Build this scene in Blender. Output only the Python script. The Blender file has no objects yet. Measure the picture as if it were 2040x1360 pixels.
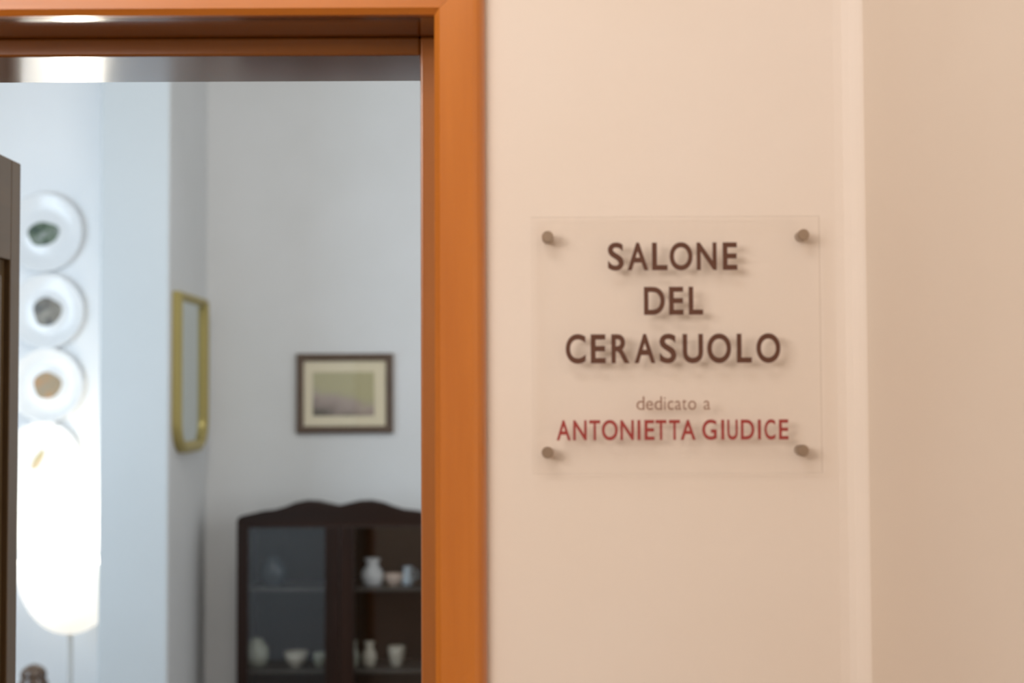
import bpy, bmesh, math, random
from mathutils import Vector, Matrix

random.seed(7)
sc = bpy.context.scene
C = sc.collection
R = math.radians
PI = math.pi

# ------------------------------------------------------------------ camera
F = 2800.0                      # focal length in pixels of the 2040 px frame
PITCH, ROLL = 2.3, -0.25
EYE = Vector((0.0, 0.0, 1.65))
ROT = Matrix.Rotation(R(90 + PITCH), 3, 'X') @ Matrix.Rotation(R(ROLL), 3, 'Z')
cd = bpy.data.cameras.new('camera')
cam = bpy.data.objects.new('camera', cd)
C.objects.link(cam)
cam.matrix_world = Matrix.Translation(EYE) @ ROT.to_4x4()
cd.sensor_width = 36.0
cd.lens = 36.0 * F / 2040.0
cd.clip_start = 0.05
cd.dof.use_dof = True
cd.dof.focus_distance = 2.08
cd.dof.aperture_fstop = 2.95
sc.camera = cam

# ------------------------------------------------------------------ world, view
sc.view_settings.view_transform = 'Standard'
sc.view_settings.look = 'None'
sc.view_settings.gamma = 1.0
sc.view_settings.use_curve_mapping = False
sc.view_settings.exposure = 0.0
w = bpy.data.worlds.new('World')
sc.world = w
w.use_nodes = True
w.node_tree.nodes['Background'].inputs[0].default_value = (0.55, 0.72, 1.0, 1)
w.node_tree.nodes['Background'].inputs[1].default_value = 0.6


def light(name, kind, loc, power, col, size=None, sizey=None, aim=None, spread=None):
    d = bpy.data.lights.new(name, kind)
    d.energy = power
    d.color = col
    if kind == 'AREA':
        d.size = size
        if sizey:
            d.shape = 'RECTANGLE'
            d.size_y = sizey
        else:
            d.shape = 'DISK'
        if spread:
            d.spread = R(spread)
    else:
        d.shadow_soft_size = size
    o = bpy.data.objects.new(name, d)
    C.objects.link(o)
    o.location = loc
    if aim is not None:
        o.rotation_euler = (Vector(aim) - Vector(loc)).to_track_quat('-Z', 'Y').to_euler()
    return o


# hall: warm ceiling fitting up to the left behind the photographer
light('hall_ceiling_light', 'AREA', (-1.75, -0.75, 2.62), 74, (1.0, 0.93, 0.87), 1.7, aim=(0.1, 1.6, 1.65))
light('hall_top_fill', 'AREA', (-0.35, 0.75, 2.74), 6.5, (1.0, 0.94, 0.90), 0.7, aim=(-0.1, 1.5, 1.6))  # added unseen lamp, makes the sign wall brighter towards the top
# room: daylight coming in at the two windows
light('window_daylight_left', 'AREA', (-2.86, 3.55, 1.65), 47, (0.66, 0.84, 1.0), 1.5, 1.5, aim=(0, 3.9, 1.5))
light('window_daylight_right', 'AREA', (2.30, 3.0, 1.65), 36, (0.95, 0.98, 1.0), 1.2, 1.4, aim=(-1.2, 5.2, 1.3))
light('room_shadow_fill', 'AREA', (-0.65, 2.9, 3.3), 28, (1.0, 0.96, 0.90), 1.0, aim=(-0.4, 4.6, 1.0))  # added unseen fill, lifts the shadow beside the cabinet


def at(px, py, Y):
    """the place at depth Y on the ray through pixel (px, py) of the 2040 x 1360 frame"""
    r = ROT @ Vector(((px - 1020) / F, (680 - py) / F, -1.0))
    return EYE + r * (Y / r.y)


def X(px, Y, py=800):
    return at(px, py, Y).x


def Z(py, Y, px=700):
    return at(px, py, Y).z


# ------------------------------------------------------------------ materials
def mat(name, col, rough=0.5, **kw):
    m = bpy.data.materials.new(name)
    m.use_nodes = True
    b = m.node_tree.nodes['Principled BSDF']
    b.inputs['Base Color'].default_value = (*col, 1)
    b.inputs['Roughness'].default_value = rough
    for k, v in kw.items():
        b.inputs[k.replace('_', ' ')].default_value = v
    return m


def nd(m, t):
    return m.node_tree.nodes.new(t)


def lk(m, a, b):
    m.node_tree.links.new(a, b)


def bsdf(m):
    return m.node_tree.nodes['Principled BSDF']


def plaster(name, c1, c2, scale=2.2, bump=0.04):
    m = mat(name, c1, 0.75)
    tc = nd(m, 'ShaderNodeTexCoord')
    n = nd(m, 'ShaderNodeTexNoise')
    n.inputs['Scale'].default_value = scale
    n.inputs['Detail'].default_value = 3
    r = nd(m, 'ShaderNodeValToRGB')
    r.color_ramp.elements[0].position = 0.3
    r.color_ramp.elements[1].position = 0.7
    r.color_ramp.elements[0].color = (*c1, 1)
    r.color_ramp.elements[1].color = (*c2, 1)
    lk(m, tc.outputs['Object'], n.inputs['Vector'])
    lk(m, n.outputs['Fac'], r.inputs['Fac'])
    lk(m, r.outputs['Color'], bsdf(m).inputs['Base Color'])
    f = nd(m, 'ShaderNodeTexNoise')
    f.inputs['Scale'].default_value = 180
    bp = nd(m, 'ShaderNodeBump')
    bp.inputs['Strength'].default_value = bump
    bp.inputs['Distance'].default_value = 0.002
    lk(m, tc.outputs['Object'], f.inputs['Vector'])
    lk(m, f.outputs['Fac'], bp.inputs['Height'])
    lk(m, bp.outputs['Normal'], bsdf(m).inputs['Normal'])
    return m


def wood(name, cols, stretch, rough=0.3, coat=0.5, scale=1.0, spec=0.5):
    """cols: dark, mid, light; stretch: scale per axis, small along the grain"""
    m = mat(name, cols[1], rough)
    b = bsdf(m)
    b.inputs['Coat Weight'].default_value = coat
    b.inputs['Coat Roughness'].default_value = 0.12
    b.inputs['Specular IOR Level'].default_value = spec
    tc = nd(m, 'ShaderNodeTexCoord')
    mp = nd(m, 'ShaderNodeMapping')
    mp.inputs['Scale'].default_value = [s * scale for s in stretch]
    n = nd(m, 'ShaderNodeTexNoise')
    n.inputs['Scale'].default_value = 1.0
    n.inputs['Detail'].default_value = 6
    n.inputs['Roughness'].default_value = 0.6
    r = nd(m, 'ShaderNodeValToRGB')
    e = r.color_ramp.elements
    e[0].position = 0.25
    e[1].position = 0.75
    e[0].color = (*cols[0], 1)
    e[1].color = (*cols[2], 1)
    k = e.new(0.5)
    k.color = (*cols[1], 1)
    lk(m, tc.outputs['Object'], mp.inputs['Vector'])
    lk(m, mp.outputs['Vector'], n.inputs['Vector'])
    lk(m, n.outputs['Fac'], r.inputs['Fac'])
    lk(m, r.outputs['Color'], b.inputs['Base Color'])
    return m


def clear(name, tint=(0.97, 0.97, 0.96), gloss=0.05, rough=0.02):
    """a clear sheet: lets the light straight through and mirrors a little of it"""
    m = bpy.data.materials.new(name)
    m.use_nodes = True
    nt = m.node_tree
    nt.nodes.clear()
    out = nt.nodes.new('ShaderNodeOutputMaterial')
    t = nt.nodes.new('ShaderNodeBsdfTransparent')
    t.inputs[0].default_value = (*tint, 1)
    g = nt.nodes.new('ShaderNodeBsdfGlossy')
    g.inputs['Roughness'].default_value = rough
    mx = nt.nodes.new('ShaderNodeMixShader')
    lw = nt.nodes.new('ShaderNodeLayerWeight')       # Schlick: f0 + (1 - f0)(1 - cos)^5
    lw.inputs['Blend'].default_value = 0.5
    pw = nt.nodes.new('ShaderNodeMath')
    pw.operation = 'POWER'
    pw.inputs[1].default_value = 5.0
    ma = nt.nodes.new('ShaderNodeMath')
    ma.operation = 'MULTIPLY_ADD'
    ma.inputs[1].default_value = 1 - gloss
    ma.inputs[2].default_value = gloss
    nt.links.new(lw.outputs['Facing'], pw.inputs[0])
    nt.links.new(pw.outputs[0], ma.inputs[0])
    nt.links.new(ma.outputs[0], mx.inputs[0])
    nt.links.new(t.outputs[0], mx.inputs[1])
    nt.links.new(g.outputs[0], mx.inputs[2])
    nt.links.new(mx.outputs[0], out.inputs[0])
    return m


WV = (26, 26, 1.3)       # grain upright
WH = (1.3, 26, 26)       # grain along x
WD = (26, 1.3, 26)       # grain along y
ORANGE = ((0.46, 0.132, 0.013), (0.54, 0.168, 0.019), (0.62, 0.205, 0.028))
STOP_SHADE = ((0.32, 0.095, 0.012), (0.38, 0.118, 0.016), (0.44, 0.142, 0.022))  # casing wood toned down, shade of the recess put into the colour
SHADY = ((0.19, 0.058, 0.008), (0.23, 0.074, 0.011), (0.27, 0.090, 0.015))  # same frame wood, shade under the head put into the colour
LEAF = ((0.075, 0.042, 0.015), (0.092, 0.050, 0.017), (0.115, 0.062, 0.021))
BROWN = ((0.16, 0.050, 0.014), (0.21, 0.068, 0.018), (0.26, 0.09, 0.026))
DARKW = ((0.010, 0.004, 0.002), (0.016, 0.006, 0.003), (0.026, 0.010, 0.005))
M = dict(
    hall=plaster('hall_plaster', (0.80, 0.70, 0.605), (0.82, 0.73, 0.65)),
    hall_side=plaster('hall_shaded_plaster', (0.73, 0.625, 0.52), (0.75, 0.65, 0.55)),  # hall plaster with the side wall's weaker light put into the colour
    grey=plaster('room_plaster', (0.56, 0.56, 0.55), (0.60, 0.60, 0.595)),
    pier=plaster('pier_plaster', (0.50, 0.53, 0.54), (0.52, 0.55, 0.56)),
    white=plaster('white_plaster', (0.85, 0.86, 0.87), (0.88, 0.89, 0.90)),
    ceil=plaster('ceiling_plaster', (0.78, 0.77, 0.74), (0.82, 0.81, 0.78)),
    ov=wood('honey_wood_upright', ORANGE, WV, 0.28),
    oh=wood('honey_wood_level', ORANGE, WH, 0.28),
    sv=wood('shaded_stop_wood_upright', STOP_SHADE, WV, 0.28),
    jv=wood('shaded_jamb_wood_upright', SHADY, WV, 0.16, 0.8),
    jh=wood('shaded_jamb_wood_level', SHADY, WH, 0.16, 0.8),
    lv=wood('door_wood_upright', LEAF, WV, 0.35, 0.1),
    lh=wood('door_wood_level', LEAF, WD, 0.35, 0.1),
    dv=wood('dark_wood_upright', DARKW, WV, 0.35, 0.05, 1.0, 0.25),
    dh=wood('dark_wood_level', DARKW, WH, 0.35, 0.05, 1.0, 0.25),
    frame=wood('picture_frame_wood', ((0.085, 0.055, 0.037), (0.10, 0.066, 0.045), (0.125, 0.083, 0.057)), (30, 30, 30), 0.55, 0.0, 1.0, 0.25),
    acrylic=clear('clear_acrylic', (0.994, 0.992, 0.990), 0.012),
    acrylic_edge=clear('acrylic_edge', (0.91, 0.88, 0.85), 0.03, 0.2),
    glass=clear('clear_glass', (0.87, 0.88, 0.88), 0.06),
    picglass=clear('picture_glass', (0.985, 0.985, 0.98), 0.025),
    pane=clear('window_glass', (0.97, 0.98, 0.98), 0.05),
    shelf=mat('shelf_grey_varnish', (0.075, 0.066, 0.058), 0.4),
    steel=mat('brushed_steel', (0.42, 0.34, 0.27), 0.35, Metallic=1.0),
    ink=mat('brown_ink', (0.105, 0.036, 0.017), 0.5),
    ink_thin=mat('pale_brown_ink', (0.30, 0.155, 0.10), 0.5),
    red=mat('red_ink', (0.33, 0.035, 0.028), 0.5),
    brass=mat('brass', (0.62, 0.40, 0.13), 0.25, Metallic=1.0),
    gold=mat('gilt', (0.40, 0.32, 0.11), 0.45, Metallic=0.5),
    silver=mat('mirror_silver', (0.62, 0.68, 0.66), 0.06, Metallic=1.0),
    matb=mat('mount_card', (0.66, 0.58, 0.42), 0.8),
    porcelain=mat('porcelain', (0.80, 0.81, 0.82), 0.18),
    ivory=mat('ivory_glaze', (0.62, 0.56, 0.46), 0.25),
    pink=mat('pink_glaze', (0.78, 0.60, 0.50), 0.25),
    bluew=mat('bluish_glaze', (0.62, 0.70, 0.76), 0.2),
    celadon=mat('celadon_glaze', (0.38, 0.38, 0.30), 0.25),
    slate=mat('slate_glaze', (0.035, 0.045, 0.055), 0.2),
    jar=mat('brown_glaze', (0.085, 0.05, 0.03), 0.15),
    pole=mat('grey_enamel', (0.45, 0.45, 0.44), 0.35),
    bulb=mat('lamp_bulb_white', (0.9, 0.9, 0.88), 0.4),
    alu=mat('window_paint', (0.82, 0.83, 0.84), 0.4),
)
bowl_m = mat('opal_glass', (0.88, 0.87, 0.84), 0.35)
bsdf(bowl_m).inputs['Emission Color'].default_value = (1.0, 0.93, 0.80, 1)
bsdf(bowl_m).inputs['Emission Strength'].default_value = 0.8
M['bowl'] = bowl_m


def floor_mat():
    m = mat('terracotta_floor', (0.22, 0.12, 0.07), 0.3)
    tc = nd(m, 'ShaderNodeTexCoord')
    n = nd(m, 'ShaderNodeTexNoise')
    n.inputs['Scale'].default_value = 3
    r = nd(m, 'ShaderNodeValToRGB')
    r.color_ramp.elements[0].color = (0.11, 0.068, 0.044, 1)
    r.color_ramp.elements[1].color = (0.18, 0.11, 0.072, 1)
    lk(m, tc.outputs['Object'], n.inputs['Vector'])
    lk(m, n.outputs['Fac'], r.inputs['Fac'])
    lk(m, r.outputs['Color'], bsdf(m).inputs['Base Color'])
    return m


M['floor'] = floor_mat()


# ------------------------------------------------------------------ mesh helpers
def obj(name, bm, m, parent=None, smooth=False, bevel=0.0, segs=2):
    me = bpy.data.meshes.new(name)
    bmesh.ops.recalc_face_normals(bm, faces=bm.faces)
    bm.to_mesh(me)
    bm.free()
    for k in (m if isinstance(m, (list, tuple)) else [m]):
        me.materials.append(k)
    o = bpy.data.objects.new(name, me)
    C.objects.link(o)
    if parent is not None:
        o.parent = parent
    if smooth:
        for p in me.polygons:
            p.use_smooth = True
    if bevel:
        b = o.modifiers.new('edge', 'BEVEL')
        b.width = bevel
        b.segments = segs
        b.limit_method = 'ANGLE'
        b.angle_limit = R(40)
    return o


def tag(o, label=None, cat=None, group=None, kind=None):
    if label:
        o['label'] = label
    if cat:
        o['category'] = cat
    if group:
        o['group'] = group
    if kind:
        o['kind'] = kind
    return o


def empty(name, loc, **kw):
    o = bpy.data.objects.new(name, None)
    o.empty_display_size = 0.05
    C.objects.link(o)
    o.location = loc
    bpy.context.view_layer.update()
    return tag(o, **kw)


def box(bm, x0, x1, y0, y1, z0, z1, off=(0, 0, 0), mi=0):
    a = [(x0, y0, z0), (x1, y0, z0), (x1, y1, z0), (x0, y1, z0), (x0, y0, z1), (x1, y0, z1), (x1, y1, z1), (x0, y1, z1)]
    v = [bm.verts.new((p[0] - off[0], p[1] - off[1], p[2] - off[2])) for p in a]
    for f in ((0, 3, 2, 1), (4, 5, 6, 7), (0, 1, 5, 4), (1, 2, 6, 5), (2, 3, 7, 6), (3, 0, 4, 7)):
        fc = bm.faces.new([v[i] for i in f])
        fc.material_index = mi
    return bm


def bx(x0, x1, y0, y1, z0, z1, off=(0, 0, 0)):
    return box(bmesh.new(), x0, x1, y0, y1, z0, z1, off)


def prism(bm, pts, a0, a1, axis='y', off=(0, 0, 0)):
    """a closed outline (u, v) pulled from a0 to a1 along axis: y -> (u, a, v), z -> (u, v, a), x -> (a, u, v)"""
    def P(u, v, a):
        p = {'y': (u, a, v), 'z': (u, v, a), 'x': (a, u, v)}[axis]
        return (p[0] - off[0], p[1] - off[1], p[2] - off[2])
    A = [bm.verts.new(P(u, v, a0)) for u, v in pts]
    B = [bm.verts.new(P(u, v, a1)) for u, v in pts]
    n = len(pts)
    bm.faces.new(A)
    bm.faces.new(B[::-1])
    for i in range(n):
        bm.faces.new([A[i], A[(i + 1) % n], B[(i + 1) % n], B[i]])
    return bm


def lathe(bm, prof, seg=40, axis='z', c=(0, 0, 0)):
    """prof: (radius, height) from bottom to top, turned about axis"""
    rings = []
    for r, h in prof:
        ring = []
        if r < 1e-6:
            q = {'z': (0, 0, h), 'y': (0, h, 0), 'x': (h, 0, 0)}[axis]
            ring = [bm.verts.new((q[0] + c[0], q[1] + c[1], q[2] + c[2]))]
        else:
            for i in range(seg):
                t = 2 * PI * i / seg
                a, b = r * math.cos(t), r * math.sin(t)
                q = {'z': (a, b, h), 'y': (a, h, b), 'x': (h, a, b)}[axis]
                ring.append(bm.verts.new((q[0] + c[0], q[1] + c[1], q[2] + c[2])))
        rings.append(ring)
    for p, q in zip(rings, rings[1:]):
        if len(p) == 1 and len(q) == 1:
            continue
        for i in range(seg):
            j = (i + 1) % seg
            if len(p) == 1:
                bm.faces.new([p[0], q[i], q[j]])
            elif len(q) == 1:
                bm.faces.new([p[i], p[j], q[0]])
            else:
                bm.faces.new([p[i], p[j], q[j], q[i]])
    return bm


def ring_strip(bm, outer, inner, y0, y1, off=(0, 0, 0), axis='y'):
    """a frame between two outlines with the same number of points"""
    def P(u, v, a):
        p = {'y': (u, a, v), 'x': (a, u, v)}[axis]
        return bm.verts.new((p[0] - off[0], p[1] - off[1], p[2] - off[2]))
    o0 = [P(u, v, y0) for u, v in outer]
    i0 = [P(u, v, y0) for u, v in inner]
    o1 = [P(u, v, y1) for u, v in outer]
    i1 = [P(u, v, y1) for u, v in inner]
    n = len(outer)
    for k in range(n):
        j = (k + 1) % n
        bm.faces.new([o0[k], o0[j], i0[j], i0[k]])
        bm.faces.new([o1[k], i1[k], i1[j], o1[j]])
        bm.faces.new([o0[k], o1[k], o1[j], o0[j]])
        bm.faces.new([i0[k], i0[j], i1[j], i1[k]])
    return bm


def rect(x0, x1, z0, z1):
    return [(x0, z0), (x1, z0), (x1, z1), (x0, z1)]


def struct(name, bm, m, label, cat, **kw):
    return tag(obj(name, bm, m, **kw), label, cat, kind='structure')


# ================================================================== SETTING
D = 1.647                                   # hall face of the wall with the doorway
CAS = 0.019                                 # the casing stands this far proud
YC = D - CAS
Y_STOP = YC * 1.067
Y_IN = 1.883                                # room face of the frame
YW = Y_IN - CAS                             # room face of the wall
YB = 5.70                                   # back wall of the room
XR = X(1718, D, 680)                        # corner with the side wall of the hall
XJ = X(866, YC, 680)                        # right jamb
XJL = XJ - 0.82                             # left jamb
ZH = Z(27, YC, 500)                         # underside of the head jamb
XE0, XE1 = -3.0, 2.5
CEIL = 2.78                                 # hall ceiling
HIGH = 3.7                                  # room ceiling
CW = X(968, YC, 680) - XJ                   # casing width

# wall with the doorway, the hall side pinkish beige
wf = bmesh.new()
box(wf, XE0, XJL - 0.03, D, YW, 0, HIGH)
box(wf, XJ + 0.03, XE1, D, YW, 0, HIGH)
box(wf, XJL - 0.03, XJ + 0.03, D, YW, ZH + 0.03, HIGH)
wfo = struct('wall_front', wf, [M['hall'], M['white']], 'pinkish beige plaster wall around the wooden doorway, carrying the clear sign', 'wall')
for p in wfo.data.polygons:
    if p.normal.y > 0.9:
        p.material_index = 1
CVP = [(-.030, 0), (-.020, -.0012), (-.0125, -.0046), (-.0065, -.0105), (-.0022, -.0165), (0, -.0220)]
cv = [(XR + u, D + v) for u, v in CVP[::-1]]   # the plaster is coved into the corner
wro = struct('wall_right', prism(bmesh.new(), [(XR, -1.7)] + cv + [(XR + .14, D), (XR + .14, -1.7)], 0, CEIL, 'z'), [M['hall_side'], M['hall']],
             'shade-darkened beige side wall of the hall meeting the sign wall in a corner', 'wall')
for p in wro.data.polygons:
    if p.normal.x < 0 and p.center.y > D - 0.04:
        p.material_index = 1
struct('wall_left', bx(XE0 - 0.12, XE0, -1.7, D, 0, CEIL), M['hall'], 'beige wall at the far end of the hall', 'wall')
struct('wall_rear', bx(XE0 - 0.12, XR + 0.14, -1.84, -1.7, 0, CEIL), M['hall'], 'beige hall wall facing the doorway', 'wall')

# the room behind
XP = X(410, YB, 900)                        # side face of the pier that carries the mirror
YP = 5.08                                   # front of the pier
XPL = X(198, YP, 680)
struct('wall_back', bx(XP, XE1, YB, YB + 0.15, 0, HIGH), M['grey'], 'grey back wall of the room with the framed print and the cabinet', 'wall')
struct('wall_alcove', bx(XE0, XPL, YB, YB + 0.15, 0, HIGH), M['white'], 'white alcove wall with the decorated plates', 'wall')
pier = bmesh.new()
box(pier, XPL, XP, YP, YB + 0.15, 0, HIGH)
pier_o = struct('wall_pier', pier, [M['pier'], M['grey']], 'pale blue-white wall end between the alcove and the grey wall', 'wall', bevel=0.008)
for p in pier_o.data.polygons:
    if p.normal.x > 0.9:
        p.material_index = 1
# left wall with a window opening, right wall with a window opening


def wall_x(name, x0, x1, ya, yb, wy0, wy1, wz0, wz1, label):
    b = bmesh.new()
    box(b, x0, x1, ya, wy0, 0, HIGH)
    box(b, x0, x1, wy1, yb, 0, HIGH)
    box(b, x0, x1, wy0, wy1, 0, wz0)
    box(b, x0, x1, wy0, wy1, wz1, HIGH)
    struct(name, b, M['white'], label, 'wall')


WZ0, WZ1 = 0.85, 2.45
wall_x('wall_side_left', XE0 - 0.25, XE0, YW, YB + 0.15, 2.8, 4.3, WZ0, WZ1, 'white side wall of the room with a window, left of the doorway')
wall_x('wall_side_right', XE1, XE1 + 0.25, YW, YB + 0.15, 2.3, 3.6, WZ0, WZ1, 'white side wall of the room with a window, right of the doorway')


def window(n, x, wy0, wy1, label):
    e = empty('window_%d' % n, (x, (wy0 + wy1) / 2, WZ0), label=label, cat='window', kind='structure')
    o = e.location
    b = ring_strip(bmesh.new(), rect(wy0, wy1, WZ0, WZ1), rect(wy0 + .06, wy1 - .06, WZ0 + .06, WZ1 - .06), x - .03, x + .03, o, 'x')
    obj('window_frame', b, M['alu'], e)
    ym = (wy0 + wy1) / 2
    obj('mullion', bx(x - .025, x + .025, ym - .03, ym + .03, WZ0 + .06, WZ1 - .06, o), M['alu'], e)
    for a, c in ((wy0 + .06, ym - .03), (ym + .03, wy1 - .06)):
        obj('pane', bx(x - .003, x + .003, a, c, WZ0 + .06, WZ1 - .06, o), M['pane'], e)


window(1, XE0 - 0.16, 2.8, 4.3, 'white two-pane window in the left wall of the room')
window(2, XE1 + 0.16, 2.3, 3.6, 'white two-pane window in the right wall of the room')
struct('floor', bx(XE0 - .3, XE1 + .3, -1.9, YB + .15, -0.1, 0), M['floor'], 'terracotta coloured floor of hall and room', 'floor')
struct('ceiling', bx(XE0 - .3, XR + .2, -1.9, D, CEIL, CEIL + 0.1), M['ceil'], 'white ceiling of the hall', 'ceiling')
struct('ceiling', bx(XE0 - .3, XE1 + .3, D, YB + .15, HIGH, HIGH + 0.1), M['ceil'], 'high white ceiling of the room behind the doorway', 'ceiling')

# ------------------------------------------------------------------ doorway
door = empty('door_1', (XJ - 0.41, D, 0), label='orange brown varnished wooden doorway beside the clear sign, its leaf swung open', cat='door', kind='structure')
O = door.location


def casing_prof(u0, s):
    """cross-section (across, depth) of a casing board: u0 inner edge, s direction outwards; eased inside, rounded outside"""
    p = [(u0, D + 0.002), (u0, YC + 0.0075), (u0 + s * 0.0065, YC)]
    for k in range(6):
        t = k / 5 * PI / 2
        p.append((u0 + s * (CW - 0.014 + 0.014 * math.sin(t)), YC + 0.017 * (1 - math.cos(t))))
    p.append((u0 + s * CW, D + 0.002))
    return p


def mitred(profile, p0, p1):
    """board built from a list of (inset, depth): p0/p1 give (start, end) points for an inset"""
    b = bmesh.new()
    A = [b.verts.new(p0(u, d)) for u, d in profile]
    B = [b.verts.new(p1(u, d)) for u, d in profile]
    n = len(profile)
    b.faces.new(A)
    b.faces.new(B[::-1])
    for i in range(n):
        b.faces.new([A[i], A[(i + 1) % n], B[(i + 1) % n], B[i]])
    return b


prof = [(u - 0.0, d) for u, d in casing_prof(0, 1)]


def side_casing(xi, s):
    return mitred(prof, lambda u, d: (xi + s * u - O.x, d - O.y, 0.0), lambda u, d: (xi + s * u - O.x, d - O.y, ZH + u - 0.0004))


def head_casing():
    return mitred(prof, lambda u, d: (XJL - u - O.x, d - O.y, ZH + u), lambda u, d: (XJ + u - O.x, d - O.y, ZH + u))


obj('side_casing', side_casing(XJ, 1), M['ov'], door)
obj('side_casing', side_casing(XJL, -1), M['ov'], door)
obj('head_casing', head_casing(), M['oh'], door)
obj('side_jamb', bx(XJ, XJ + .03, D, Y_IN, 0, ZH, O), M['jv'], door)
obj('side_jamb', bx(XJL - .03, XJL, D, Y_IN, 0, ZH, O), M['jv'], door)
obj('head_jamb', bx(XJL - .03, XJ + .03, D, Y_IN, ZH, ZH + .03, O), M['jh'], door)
ZS = Z(111, Y_STOP, 500)
XS = X(838, Y_STOP, 680)
SW = XJ - XS
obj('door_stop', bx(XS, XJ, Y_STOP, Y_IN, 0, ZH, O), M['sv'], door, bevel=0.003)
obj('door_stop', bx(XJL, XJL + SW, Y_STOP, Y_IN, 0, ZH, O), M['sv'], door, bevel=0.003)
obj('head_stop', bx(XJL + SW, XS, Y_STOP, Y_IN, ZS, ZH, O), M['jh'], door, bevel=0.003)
# room-side casing
for a, b_, c, d_ in ((XJ, XJ + CW, 0, ZH + CW), (XJL - CW, XJL, 0, ZH + CW), (XJL, XJ, ZH, ZH + CW)):
    obj('rear_casing', bx(a, b_, YW, YW + .012, c, d_, O), M['ov'], door)

# door leaf standing open at right angles into the room
XL = -0.935
YL1 = 0.935 * 2800 / 982
YL0 = Y_IN + 0.015
ZL = Z(326, YL1, 40)
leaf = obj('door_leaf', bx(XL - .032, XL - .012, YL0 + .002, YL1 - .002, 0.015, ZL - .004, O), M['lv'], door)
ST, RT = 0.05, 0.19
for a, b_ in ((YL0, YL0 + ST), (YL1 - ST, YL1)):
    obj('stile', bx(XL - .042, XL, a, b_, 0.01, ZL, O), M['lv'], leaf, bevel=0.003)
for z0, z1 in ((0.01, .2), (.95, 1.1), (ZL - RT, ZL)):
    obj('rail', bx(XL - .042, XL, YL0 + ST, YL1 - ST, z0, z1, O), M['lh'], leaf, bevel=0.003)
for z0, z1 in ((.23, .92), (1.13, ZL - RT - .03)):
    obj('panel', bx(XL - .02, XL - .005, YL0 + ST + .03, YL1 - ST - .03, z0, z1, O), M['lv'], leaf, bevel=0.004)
hb = lathe(bmesh.new(), [(0.0, 0), (.024, 0), (.024, .006), (.009, .009), (.009, .045), (0.0, .047)], 20, 'x', (XL - O.x, YL1 - .06 - O.y, 1.02 - O.z))
box(hb, XL + .034, XL + .048, YL1 - .18, YL1 - .05, 1.011, 1.029, O)
hd = obj('handle', hb, M['brass'], leaf, bevel=0.002)
hd['label'] = 'brass lever handle'

# ================================================================== SIGN
GAP, TH = 0.013, 0.006
YS0 = D - GAP - TH                          # face of the panel
sx0, sx1 = X(1059, YS0, 690), X(1636, YS0, 690)
sz0, sz1 = Z(943, YS0, 1345), Z(431, YS0, 1345)
sign = empty('door_sign', ((sx0 + sx1) / 2, D, (sz0 + sz1) / 2), label='clear acrylic name sign with brown and red lettering on the beige wall', cat='sign')
O = sign.location
pb = bx(sx0, sx1, YS0, YS0 + TH, sz0, sz1, O)
po = obj('panel', pb, [M['acrylic'], M['acrylic_edge']], sign)
for p in po.data.polygons:
    if abs(p.normal.y) < 0.5:
        p.material_index = 1
for px, py in ((1091, 472), (1600, 468), (1091, 901), (1599, 897)):
    q = at(px, py, YS0)
    c = (q.x - O.x, YS0 - 0.004 - O.y, q.z - O.z)
    L = GAP + TH + .004
    s = obj('standoff', lathe(bmesh.new(), [(0, 0), (.0060, 0), (.0068, .001), (.0068, .0040), (.0062, .0041), (.0062, L), (0, L)], 24, 'y', c), M['steel'], sign)
    for p in s.data.polygons:
        p.use_smooth = False

# lettering: one glyph at a time from the built-in outline font
_glyph = {}


def glyph(ch, offset):
    k = (ch, offset)
    if k not in _glyph:
        cu = bpy.data.curves.new('glyph', 'FONT')
        cu.body = ch
        cu.offset = offset
        cu.extrude = 0.0
        cu.resolution_u = 6
        o = bpy.data.objects.new('glyph', cu)
        C.objects.link(o)
        dg = bpy.context.evaluated_depsgraph_get()
        me = o.evaluated_get(dg).to_mesh()
        vs = [(v.co.x, v.co.y) for v in me.vertices]
        fs = [tuple(p.vertices) for p in me.polygons]
        o.evaluated_get(dg).to_mesh_clear()
        bpy.data.objects.remove(o)
        bpy.data.curves.remove(cu)
        _glyph[k] = (vs, fs)
    return _glyph[k]


def put_letter(ch, x0, x1, base, cap, m, parent, off, ref='E'):
    """x0..x1, base and cap in metres on the panel's face; cap height is that of the letter ref"""
    vs, fs = glyph(ch, off)
    rv = glyph(ref, off)[0]
    r0, r1 = min(v[1] for v in rv), max(v[1] for v in rv)
    a0, a1 = min(v[0] for v in vs), max(v[0] for v in vs)
    kx = (x1 - x0) / (a1 - a0)
    kz = (cap - base) / (r1 - r0)
    bm = bmesh.new()
    vv = [bm.verts.new((x0 + (v[0] - a0) * kx - O.x, YS0 - 0.0004 - O.y, base + (v[1] - r0) * kz - O.z)) for v in vs]
    for f in fs:
        try:
            bm.faces.new([vv[i] for i in f])
        except ValueError:
            pass
    r = bmesh.ops.extrude_face_region(bm, geom=bm.faces[:])
    for g in r['geom']:
        if isinstance(g, bmesh.types.BMVert):
            g.co.y += 0.0004
    return obj('letter', bm, m, parent)


def line(name, label, chars, base, cap, m, off, ref='E'):
    e = empty(name, O)
    e.parent = sign
    e.location = (0, 0, 0)
    e['label'] = label
    zb, zc = Z(base, YS0, 1345), Z(cap, YS0, 1345)
    for ch, a, b in chars:
        put_letter(ch, X(a, YS0, base), X(b, YS0, base), zb, zc, m, e, off, ref)


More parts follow.
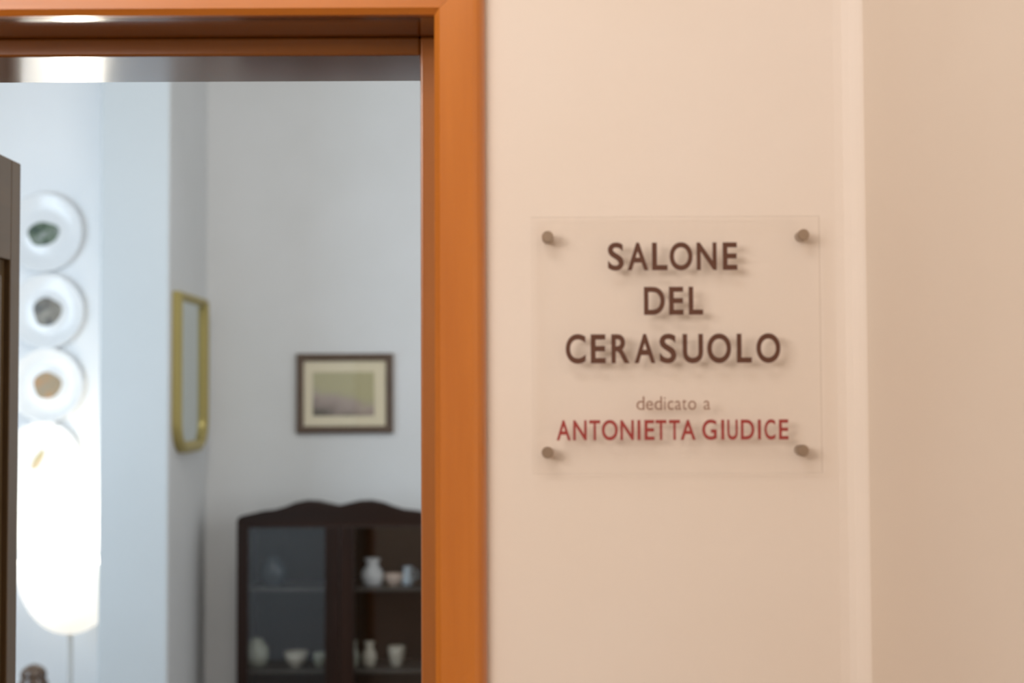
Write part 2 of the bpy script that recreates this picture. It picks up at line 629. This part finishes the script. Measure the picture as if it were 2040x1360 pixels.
line('heading_line', 'first line of brown capitals', [('S', 1211, 1243), ('A', 1250, 1292), ('L', 1299, 1330), ('O', 1334, 1380), ('N', 1388, 1428), ('E', 1440, 1469)], 538, 483, M['ink'], 0.024)
line('heading_line', 'second line of brown capitals', [('D', 1283, 1325), ('E', 1333, 1362), ('L', 1372, 1401)], 627, 571, M['ink'], 0.024)
line('heading_line', 'third line of brown capitals', [('C', 1127, 1167), ('E', 1177, 1207), ('R', 1218, 1255), ('A', 1264, 1306), ('S', 1314, 1348), ('U', 1360, 1401), ('O', 1409, 1457), ('L', 1468, 1498), ('O', 1507, 1555)], 723, 665, M['ink'], 0.024)
line('dedication_line', 'small pale brown lowercase line',
     [('d', 1268, 1284), ('e', 1287, 1301), ('d', 1304, 1319), ('i', 1323, 1326), ('c', 1330, 1342), ('a', 1345, 1357), ('t', 1359, 1368), ('o', 1371, 1387), ('a', 1402, 1415)], 816, 789, M['ink_thin'], 0.0, 'd')
line('name_line', 'line of red capitals',
     [('A', 1109, 1137), ('N', 1142, 1169), ('T', 1174, 1196), ('O', 1199, 1231), ('N', 1236, 1263), ('I', 1270, 1276), ('E', 1284, 1304), ('T', 1306, 1328), ('T', 1333, 1355), ('A', 1356, 1386),
      ('G', 1399, 1428), ('I', 1437, 1443), ('U', 1449, 1470), ('D', 1476, 1503), ('I', 1510, 1516), ('C', 1523, 1545), ('E', 1552, 1571)], 876, 836, M['red'], 0.018)

# ================================================================== ROOM THINGS
# ---- framed print on the back wall
px0, px1 = X(590, YB - .02, 780), X(783, YB - .02, 780)
pz0, pz1 = Z(863, YB - .02, 687), Z(704, YB - .02, 687)
pic = empty('framed_print', ((px0 + px1) / 2, YB, (pz0 + pz1) / 2), label='small brown-framed landscape print on the grey wall above the cabinet', cat='picture')
O = pic.location
FW = 0.030


def frame_bars(x0, x1, z0, z1, fw, yb, yf, m, parent, name='frame_bar'):
    oo = rect(x0, x1, z0, z1)
    ii = rect(x0 + fw, x1 - fw, z0 + fw, z1 - fw)
    mid = rect(x0 + fw * .45, x1 - fw * .45, z0 + fw * .45, z1 - fw * .45)
    for k in range(4):
        j = (k + 1) % 4
        b = bmesh.new()

        def quadring(q):
            return [b.verts.new((u - O.x, y - O.y, v - O.z)) for (u, v), y in q]
        sec0 = [(oo[k], yb), (oo[k], yf + .006), (mid[k], yf), (ii[k], yf + .008), (ii[k], yb)]
        sec1 = [(oo[j], yb), (oo[j], yf + .006), (mid[j], yf), (ii[j], yf + .008), (ii[j], yb)]
        A, B = quadring(sec0), quadring(sec1)
        b.faces.new(A)
        b.faces.new(B[::-1])
        for i in range(5):
            b.faces.new([A[i], A[(i + 1) % 5], B[(i + 1) % 5], B[i]])
        obj(name, b, m, parent)


frame_bars(px0, px1, pz0, pz1, FW, YB - .001, YB - .024, M['frame'], pic)
obj('mount', bx(px0 + FW - .003, px1 - FW + .003, YB - .010, YB - .004, pz0 + FW - .003, pz1 - FW + .003, O), M['matb'], pic)
ix0, ix1 = X(624, YB, 780), X(746, YB, 780)
iz0, iz1 = Z(828, YB, 687), Z(741, YB, 687)


def print_mat():
    """a faded sepia view: pale olive sky, dusky hills, darker bank at the lower left"""
    m = mat('sepia_print', (0.4, 0.35, 0.25), 0.7)
    tc = nd(m, 'ShaderNodeTexCoord')
    sp = nd(m, 'ShaderNodeSeparateXYZ')
    lk(m, tc.outputs['Generated'], sp.inputs[0])
    n = nd(m, 'ShaderNodeTexNoise')
    n.inputs['Scale'].default_value = 4.0
    n.inputs['Detail'].default_value = 4
    lk(m, tc.outputs['Generated'], n.inputs['Vector'])
    ad = nd(m, 'ShaderNodeMath')
    ad.operation = 'MULTIPLY_ADD'
    ad.inputs[1].default_value = 0.5
    lk(m, n.outputs['Fac'], ad.inputs[0])
    lk(m, sp.outputs['Z'], ad.inputs[2])
    # add a slope so that the left is darker and higher
    s2 = nd(m, 'ShaderNodeMath')
    s2.operation = 'MULTIPLY_ADD'
    s2.inputs[1].default_value = 0.34
    lk(m, sp.outputs['X'], s2.inputs[0])
    lk(m, ad.outputs[0], s2.inputs[2])
    r = nd(m, 'ShaderNodeValToRGB')
    e = r.color_ramp.elements
    e[0].position = 0.38
    e[0].color = (0.095, 0.075, 0.048, 1)
    e[1].position = 1.0
    e[1].color = (0.40, 0.36, 0.21, 1)
    for p, c in ((0.50, (0.22, 0.17, 0.145)), (0.72, (0.36, 0.285, 0.245)), (0.86, (0.37, 0.33, 0.22))):
        k = e.new(p)
        k.color = (*c, 1)
    lk(m, s2.outputs[0], r.inputs['Fac'])
    lk(m, r.outputs['Color'], bsdf(m).inputs['Base Color'])
    return m


obj('print', bx(ix0, ix1, YB - .0115, YB - .0095, iz0, iz1, O), print_mat(), pic)
obj('glass', bx(px0 + FW - .002, px1 - FW + .002, YB - .0145, YB - .0130, pz0 + FW - .002, pz1 - FW + .002, O), M['picglass'], pic)

# ---- gilt mirror on the side of the pier
my0, my1 = 5.125, 5.610
mt = 0.034
mz0, mz1 = Z(905, my0, 360), Z(583, my0 + .1, 360)
mir = empty('wall_mirror', (XP, (my0 + my1) / 2, (mz0 + mz1) / 2), label='gilt-framed mirror with rounded lower corners on the side of the pale wall end', cat='mirror')
O = mir.location


def round_rect(y0, y1, z0, z1, rb, rt, n=8):
    p = []
    for cx, cz, r, a in ((y0 + rb, z0 + rb, rb, 180), (y1 - rb, z0 + rb, rb, 270), (y1 - rt, z1 - rt, rt, 0), (y0 + rt, z1 - rt, rt, 90)):
        for k in range(n + 1):
            t = R(a + 90 * k / n)
            p.append((cx + r * math.cos(t), cz + r * math.sin(t)))
    return p


fo = round_rect(my0, my1, mz0, mz1, .12, .008)
fi = round_rect(my0 + .050, my1 - .040, mz0 + .042, mz1 - .028, .085, .005)
fm = round_rect(my0 + .02, my1 - .016, mz0 + .018, mz1 - .012, .108, .007)
fb = bmesh.new()
n = len(fo)
lay = [(fo, XP + .001), (fo, XP + .024), (fm, XP + mt), (fi, XP + .022), (fi, XP + .001)]
vs = [[fb.verts.new((x - O.x, u - O.y, v - O.z)) for u, v in q] for q, x in lay]
for a in range(5):
    A, B = vs[a], vs[(a + 1) % 5]
    for k in range(n):
        fb.faces.new([A[k], A[(k + 1) % n], B[(k + 1) % n], B[k]])
obj('frame', fb, M['gold'], mir)
gi = round_rect(my0 + .047, my1 - .037, mz0 + .039, mz1 - .025, .088, .006)
gl = obj('mirror_glass', prism(bmesh.new(), gi, XP + .004, XP + .012, 'x', O), M['silver'], mir)

# ---- plates on the alcove wall


def motif_mat(name, cols, scale):
    m = mat(name, cols[0], 0.3)
    tc = nd(m, 'ShaderNodeTexCoord')
    n = nd(m, 'ShaderNodeTexNoise')
    n.inputs['Scale'].default_value = scale
    n.inputs['Detail'].default_value = 3
    r = nd(m, 'ShaderNodeValToRGB')
    e = r.color_ramp.elements
    e[0].position, e[1].position = 0.38, 0.64
    e[0].color = (*cols[0], 1)
    e[1].color = (*cols[2], 1)
    k = e.new(0.5)
    k.color = (*cols[1], 1)
    lk(m, tc.outputs['Object'], n.inputs['Vector'])
    lk(m, n.outputs['Fac'], r.inputs['Fac'])
    lk(m, r.outputs['Color'], bsdf(m).inputs['Base Color'])
    return m


def ellipse(cx, cz, a, b, rot=0, n=28, wob=0.0):
    p = []
    for k in range(n):
        t = 2 * PI * k / n
        rr = 1 + wob * math.sin(3 * t + 1) + wob * .6 * math.sin(5 * t)
        u, v = a * rr * math.cos(t), b * rr * math.sin(t)
        p.append((cx + u * math.cos(rot) - v * math.sin(rot), cz + u * math.sin(rot) + v * math.cos(rot)))
    return p


def plate(px, py, rpx, label, cols, shape, scale=22):
    c = at(px, py, YB - .02)
    r = rpx / F * YB
    e = empty('decorative_plate', (c.x, YB, c.z), label=label, cat='plate', group='painted plates on the alcove wall')
    pr = [(0, -.006), (r * .50, -.006), (r * .60, -.002), (r * .93, -.022), (r * .985, -.026), (r, -.024), (r * .99, -.020), (r * .62, .0), (0, .0)]
    pr = [(a, -.001 + h) for a, h in pr]
    obj('dish', lathe(bmesh.new(), pr, 56, 'y'), M['porcelain'], e, smooth=True)
    m = motif_mat('plate_motif', cols, scale)
    bm = bmesh.new()
    for s in shape:
        cx, cz, a, b, rot, wob = s
        prism(bm, ellipse(cx * r, cz * r, a * r, b * r, rot, 28, wob), -.0086, -.0068, 'y')
    mo = obj('painted_motif', bm, m, e)
    return e


plate(86, 463, 79, 'white plate with a dark green painted centre, topmost on the alcove wall', ((0.03, 0.05, 0.035), (0.09, 0.13, 0.07), (0.30, 0.32, 0.30)), [(-.02, -.02, .40, .30, .1, .05)])
plate(92, 620, 75, 'white plate with a grey-brown painted centre between the green and the ochre one', ((0.05, 0.045, 0.035), (0.14, 0.11, 0.075), (0.27, 0.25, 0.20)), [(0, 0, .38, .38, 0, .05)])
plate(92, 767, 74, 'white plate with a round ochre painted centre', ((0.36, 0.18, 0.05), (0.30, 0.20, 0.09), (0.26, 0.20, 0.11)), [(0, 0, .38, .36, 0, .04)])
plate(84, 914, 76, 'white plate with a slim slanting pale ochre motif, lowest on the alcove wall', ((0.40, 0.34, 0.17), (0.46, 0.38, 0.20), (0.50, 0.36, 0.24)), [(-.14, -.03, .30, .115, 1.05, .06)])

# ---- uplighter lamp in the alcove
YLp = 5.42
lx = X(140, YLp, 1270)
zb, zt = Z(1262, YLp, 140), Z(1118, YLp, 140)
rb = 0.200
lamp = empty('floor_lamp', (lx, YLp, 0), label='short grey floor lamp with a glowing white bowl shade in the alcove', cat='lamp')
obj('base', lathe(bmesh.new(), [(0, 0), (.105, 0), (.11, .006), (.105, .016), (.03, .026), (.014, .04), (0, .04)], 40), M['pole'], lamp, smooth=True)
obj('pole', lathe(bmesh.new(), [(0, .03), (.009, .03), (.009, zb + .004), (0, zb + .004)], 20), M['pole'], lamp, smooth=True)
bp_ = []
for k in range(13):
    t = k / 12
    bp_.append((rb * math.sin(t * PI / 2) ** 0.85, zb + (zt - zb) * (1 - math.cos(t * PI / 2)) ** 0.9))
ip = [(max(0, r - .006), z + .006) for r, z in bp_[::-1]]
obj('bowl_shade', lathe(bmesh.new(), bp_ + ip, 48), M['bowl'], lamp, smooth=True)
obj('bulb', lathe(bmesh.new(), [(0, zb + .02), (.014, zb + .02), (.016, zb + .06), (.03, zb + .10), (.034, zb + .13), (.028, zb + .16), (.012, zb + .175), (0, zb + .178)], 24), M['bulb'], lamp, smooth=True)
lt = light('lamp_light', 'POINT', (lx, YLp, zt + 0.02), 8, (1.0, 0.90, 0.74), 0.06)
lt.parent = lamp
lt.matrix_parent_inverse = lamp.matrix_world.inverted()

# ---- small table with a jar in front of the lamp
YJ = 5.14
jx = X(67, YJ, 1340)
zj = Z(1321, YJ, 67)
ht = 0.43
tab = empty('side_table', (jx, YJ, 0), label='small round dark wooden table under the brown jar in the alcove', cat='table')
obj('tabletop', lathe(bmesh.new(), [(0, ht - .022), (.135, ht - .022), (.143, ht - .016), (.145, ht - .006), (.14, ht), (0, ht)], 40), M['dh'], tab, smooth=True)
obj('column', lathe(bmesh.new(), [(0, .08), (.028, .08), (.03, .12), (.016, .17), (.02, .28), (.016, .36), (.03, ht - .022), (0, ht - .022)], 24), M['dv'], tab, smooth=True)
for k in range(3):
    a = R(90 + 120 * k + 60)
    b = bmesh.new()
    pts = [(0.0, .10), (.03, .115), (.08, .06), (.125, .03), (.125, 0.0), (.105, 0.0), (.07, .03), (.02, .075), (0, .075)]
    prism(b, pts, -.011, .011, 'y')
    bmesh.ops.rotate(b, verts=b.verts, cent=(0, 0, 0), matrix=Matrix.Rotation(a, 3, 'Z'))
    obj('leg', b, M['dv'], tab, bevel=0.003)
hj = zj - ht
jar = empty('glazed_jar', (jx, YJ, ht), label='round-shouldered glossy brown jar on the small table, only its top in view', cat='jar')
obj('body', lathe(bmesh.new(), [(0, 0), (.03, 0), (.036, .004), (.055, hj * .35), (.060, hj * .55), (.052, hj * .74), (.044, hj * .80), (.044, hj * .83), (0, hj * .83)], 36), M['jar'], jar, smooth=True)
obj('lid', lathe(bmesh.new(), [(0, hj * .83), (.046, hj * .83), (.047, hj * .86), (.040, hj * .92), (.026, hj * .965), (.012, hj * .985), (0, hj)], 36), M['jar'], jar, smooth=True)

# ---- china cabinet
YF = 5.41
YK = 5.685
cx0, cxm = X(471, YF, 1150), X(676, YF, 1050)
hw = cxm - cx0
cx1 = cxm + hw
cab = empty('china_cabinet', (cxm, (YF + YK) / 2, 0), label='dark wooden glazed cabinet with a double-arched top against the grey wall', cat='cabinet')
O = cab.location
zs = Z(1034, YF, 480)
half = [(471, 1040), (474, 1031), (482, 1027), (500, 1023), (522, 1018), (548, 1015), (568, 1009), (588, 1001), (612, 996), (636, 997), (658, 1002), (676, 1006)]
L_ = [(X(a, YF, b), Z(b, YF, a)) for a, b in half]
crest = L_ + [(2 * cxm - u, v) for u, v in L_[-2::-1]]
zr = Z(1049, YF, 560)                     # underside of the top rail
obj('crest', prism(bmesh.new(), [(cx0, zr)] + crest + [(cx1, zr)], YF, YF + .03, 'y', O), M['dh'], cab, bevel=0.004)
T = .022
zt_ = zs - .012
obj('side_panel', bx(cx0, cx0 + T, YF + .03, YK, .14, zt_, O), M['dv'], cab)
obj('side_panel', bx(cx1 - T, cx1, YF + .03, YK, .14, zt_, O), M['dv'], cab)
obj('back_panel', bx(cx0 + T, cx1 - T, YK - .012, YK, .16, zt_ - T, O), M['dh'], cab)
obj('top_board', bx(cx0 + T, cx1 - T, YF + .03, YK, zt_ - T, zt_, O), M['dh'], cab)
obj('bottom_board', bx(cx0 + T, cx1 - T, YF + .03, YK - .012, .14, .17, O), M['dh'], cab)
obj('apron', prism(bmesh.new(), [(cx0, .20), (cx0, .12), (cx0 + .08, .09), (cxm - .1, .13), (cxm, .10), (cxm + .1, .13), (cx1 - .08, .09), (cx1, .12), (cx1, .20)], YF, YF + .03, 'y', O), M['dh'], cab, bevel=0.003)
for a in (cx0 + .022, cx1 - .022):
    for b_ in (YF + .045, YK - .03):
        obj('leg', lathe(bmesh.new(), [(0, 0), (.012, 0), (.015, .02), (.021, .10), (.021, .14), (0, .14)], 12, 'z', (a - O.x, b_ - O.y, -O.z)), M['dv'], cab, smooth=True)
zsh = [Z(1171, YF + .06, 650), Z(1334, YF + .06, 650)]
for z in zsh:
    s = obj('shelf', bx(cx0 + T, cx1 - T, YF + .05, YK - .012, z - .012, z, O), M['shelf'], cab, bevel=0.002)
fwid = X(493, YF, 1150) - cx0
cst = (X(704, YF, 1150) - X(647, YF, 1150)) / 2
zd0, zd1 = .20, zr
for k, (a, b_) in enumerate(((cx0, cxm - .0015), (cxm + .0015, cx1))):
    lo = fwid if k == 0 else cst
    hi = cst if k == 0 else fwid
    arch_o = rect(a, b_, zd0, zd1)
    arch_i = rect(a + lo, b_ - hi, zd0 + .07, zd1 - .004)
    dr = obj('door', ring_strip(bmesh.new(), arch_o, arch_i, YF + .002, YF + .026, O), M['dv'], cab, bevel=0.003)
    obj('pane', bx(a + lo, b_ - hi, YF + .012, YF + .016, zd0 + .07, zd1 - .004, O), M['glass'], dr)
    kx = (b_ - .025) if k == 0 else (a + .025)
    kn = obj('knob', lathe(bmesh.new(), [(0, .004), (.006, .002), (.006, -.008), (.012, -.014), (.011, -.022), (0, -.026)], 16, 'y', (kx - O.x, YF - O.y, 0.50 - O.z)), M['brass'], dr, smooth=True)
    kn['label'] = 'brass knob'

# ---- china inside the cabinet
TALL = [(0, 0), (.36, 0), (.42, .03), (.50, .30), (.48, .50), (.30, .72), (.26, .82), (.38, 1.0), (.32, 1.0), (.20, .82), (0, .80)]
CUP = [(0, 0), (.28, 0), (.30, .06), (.42, .30), (.49, .70), (.50, 1.0), (.46, 1.0), (.42, .55), (.30, .15), (0, .12)]
JUG = [(0, 0), (.40, 0), (.48, .12), (.50, .35), (.40, .62), (.34, .78), (.42, 1.0), (.36, 1.0), (.28, .78), (0, .70)]
BOWL = [(0, 0), (.25, 0), (.25, .08), (.40, .35), (.50, 1.0), (.47, 1.0), (.36, .42), (.2, .2), (0, .18)]
POT = [(0, 0), (.30, 0), (.42, .10), (.50, .40), (.46, .68), (.30, .88), (.24, .92), (.26, 1.0), (.20, 1.0), (.18, .90), (0, .86)]


def china(name, cat, label, px, w_, shelf, top, prof_, m, Y=5.55, handle=False):
    z0 = zsh[shelf]
    c = at(px, top, Y)
    h = c.z - z0
    d = w_ / F * Y
    e = empty(name, (c.x, Y, z0), label=label, cat=cat, group='china behind the cabinet glass')
    obj('body', lathe(bmesh.new(), [(r * d, z * h) for r, z in prof_], 28), m, e, smooth=True)
    if handle:
        b = bmesh.new()
        pts = [(d * .5 + .016 * math.sin(t) - .004, h * .55 + h * .28 * math.cos(t)) for t in [PI * k / 8 for k in range(9)]]
        for (u0, v0), (u1, v1) in zip(pts, pts[1:]):
            dv = Vector((u1 - u0, 0, v1 - v0))
            mtx = dv.to_track_quat('Z', 'Y').to_matrix().to_4x4()
            bmesh.ops.create_cone(b, cap_ends=True, segments=8, radius1=.0028, radius2=.0028, depth=dv.length + .001,
                                  matrix=Matrix.Translation(((u0 + u1) / 2, 0, (v0 + v1) / 2)) @ mtx)
        obj('handle', b, m, e, smooth=True)
    return e


china('vase', 'vase', 'tall white vase on the upper shelf behind the right cabinet door', 742, 44, 0, 1112, TALL, M['porcelain'])
china('cup', 'cup', 'pinkish cup between the white vase and the bluish jug on the upper shelf', 785, 38, 0, 1142, CUP, M['pink'])
china('jug', 'jug', 'bluish white jug beside the pinkish cup on the upper shelf', 813, 26, 0, 1128, JUG, M['bluew'], handle=True)
china('vase', 'vase', 'small dim grey vase on the lower shelf, beside the middle of the cabinet', 704, 22, 1, 1276, TALL, M['celadon'])
china('vase', 'vase', 'slender white vase on the lower shelf below the tall white vase', 736, 28, 1, 1278, TALL, M['ivory'])
china('cup', 'cup', 'cream cup on the lower shelf below the pinkish cup', 790, 34, 1, 1287, CUP, M['ivory'])
china('pot', 'pot', 'round grey-green pot at the left end of the lower cabinet shelf', 512, 48, 1, 1272, POT, M['celadon'])
china('bowl', 'bowl', 'low pale bowl on the lower shelf behind the left cabinet door', 590, 48, 1, 1298, BOWL, M['ivory'])
china('cup', 'cup', 'small dim cup beside the low pale bowl on the lower shelf', 636, 24, 1, 1300, CUP, M['celadon'])
china('pot', 'pot', 'dark slate pot on the upper shelf behind the left cabinet door', 545, 52, 0, 1108, POT, M['slate'])
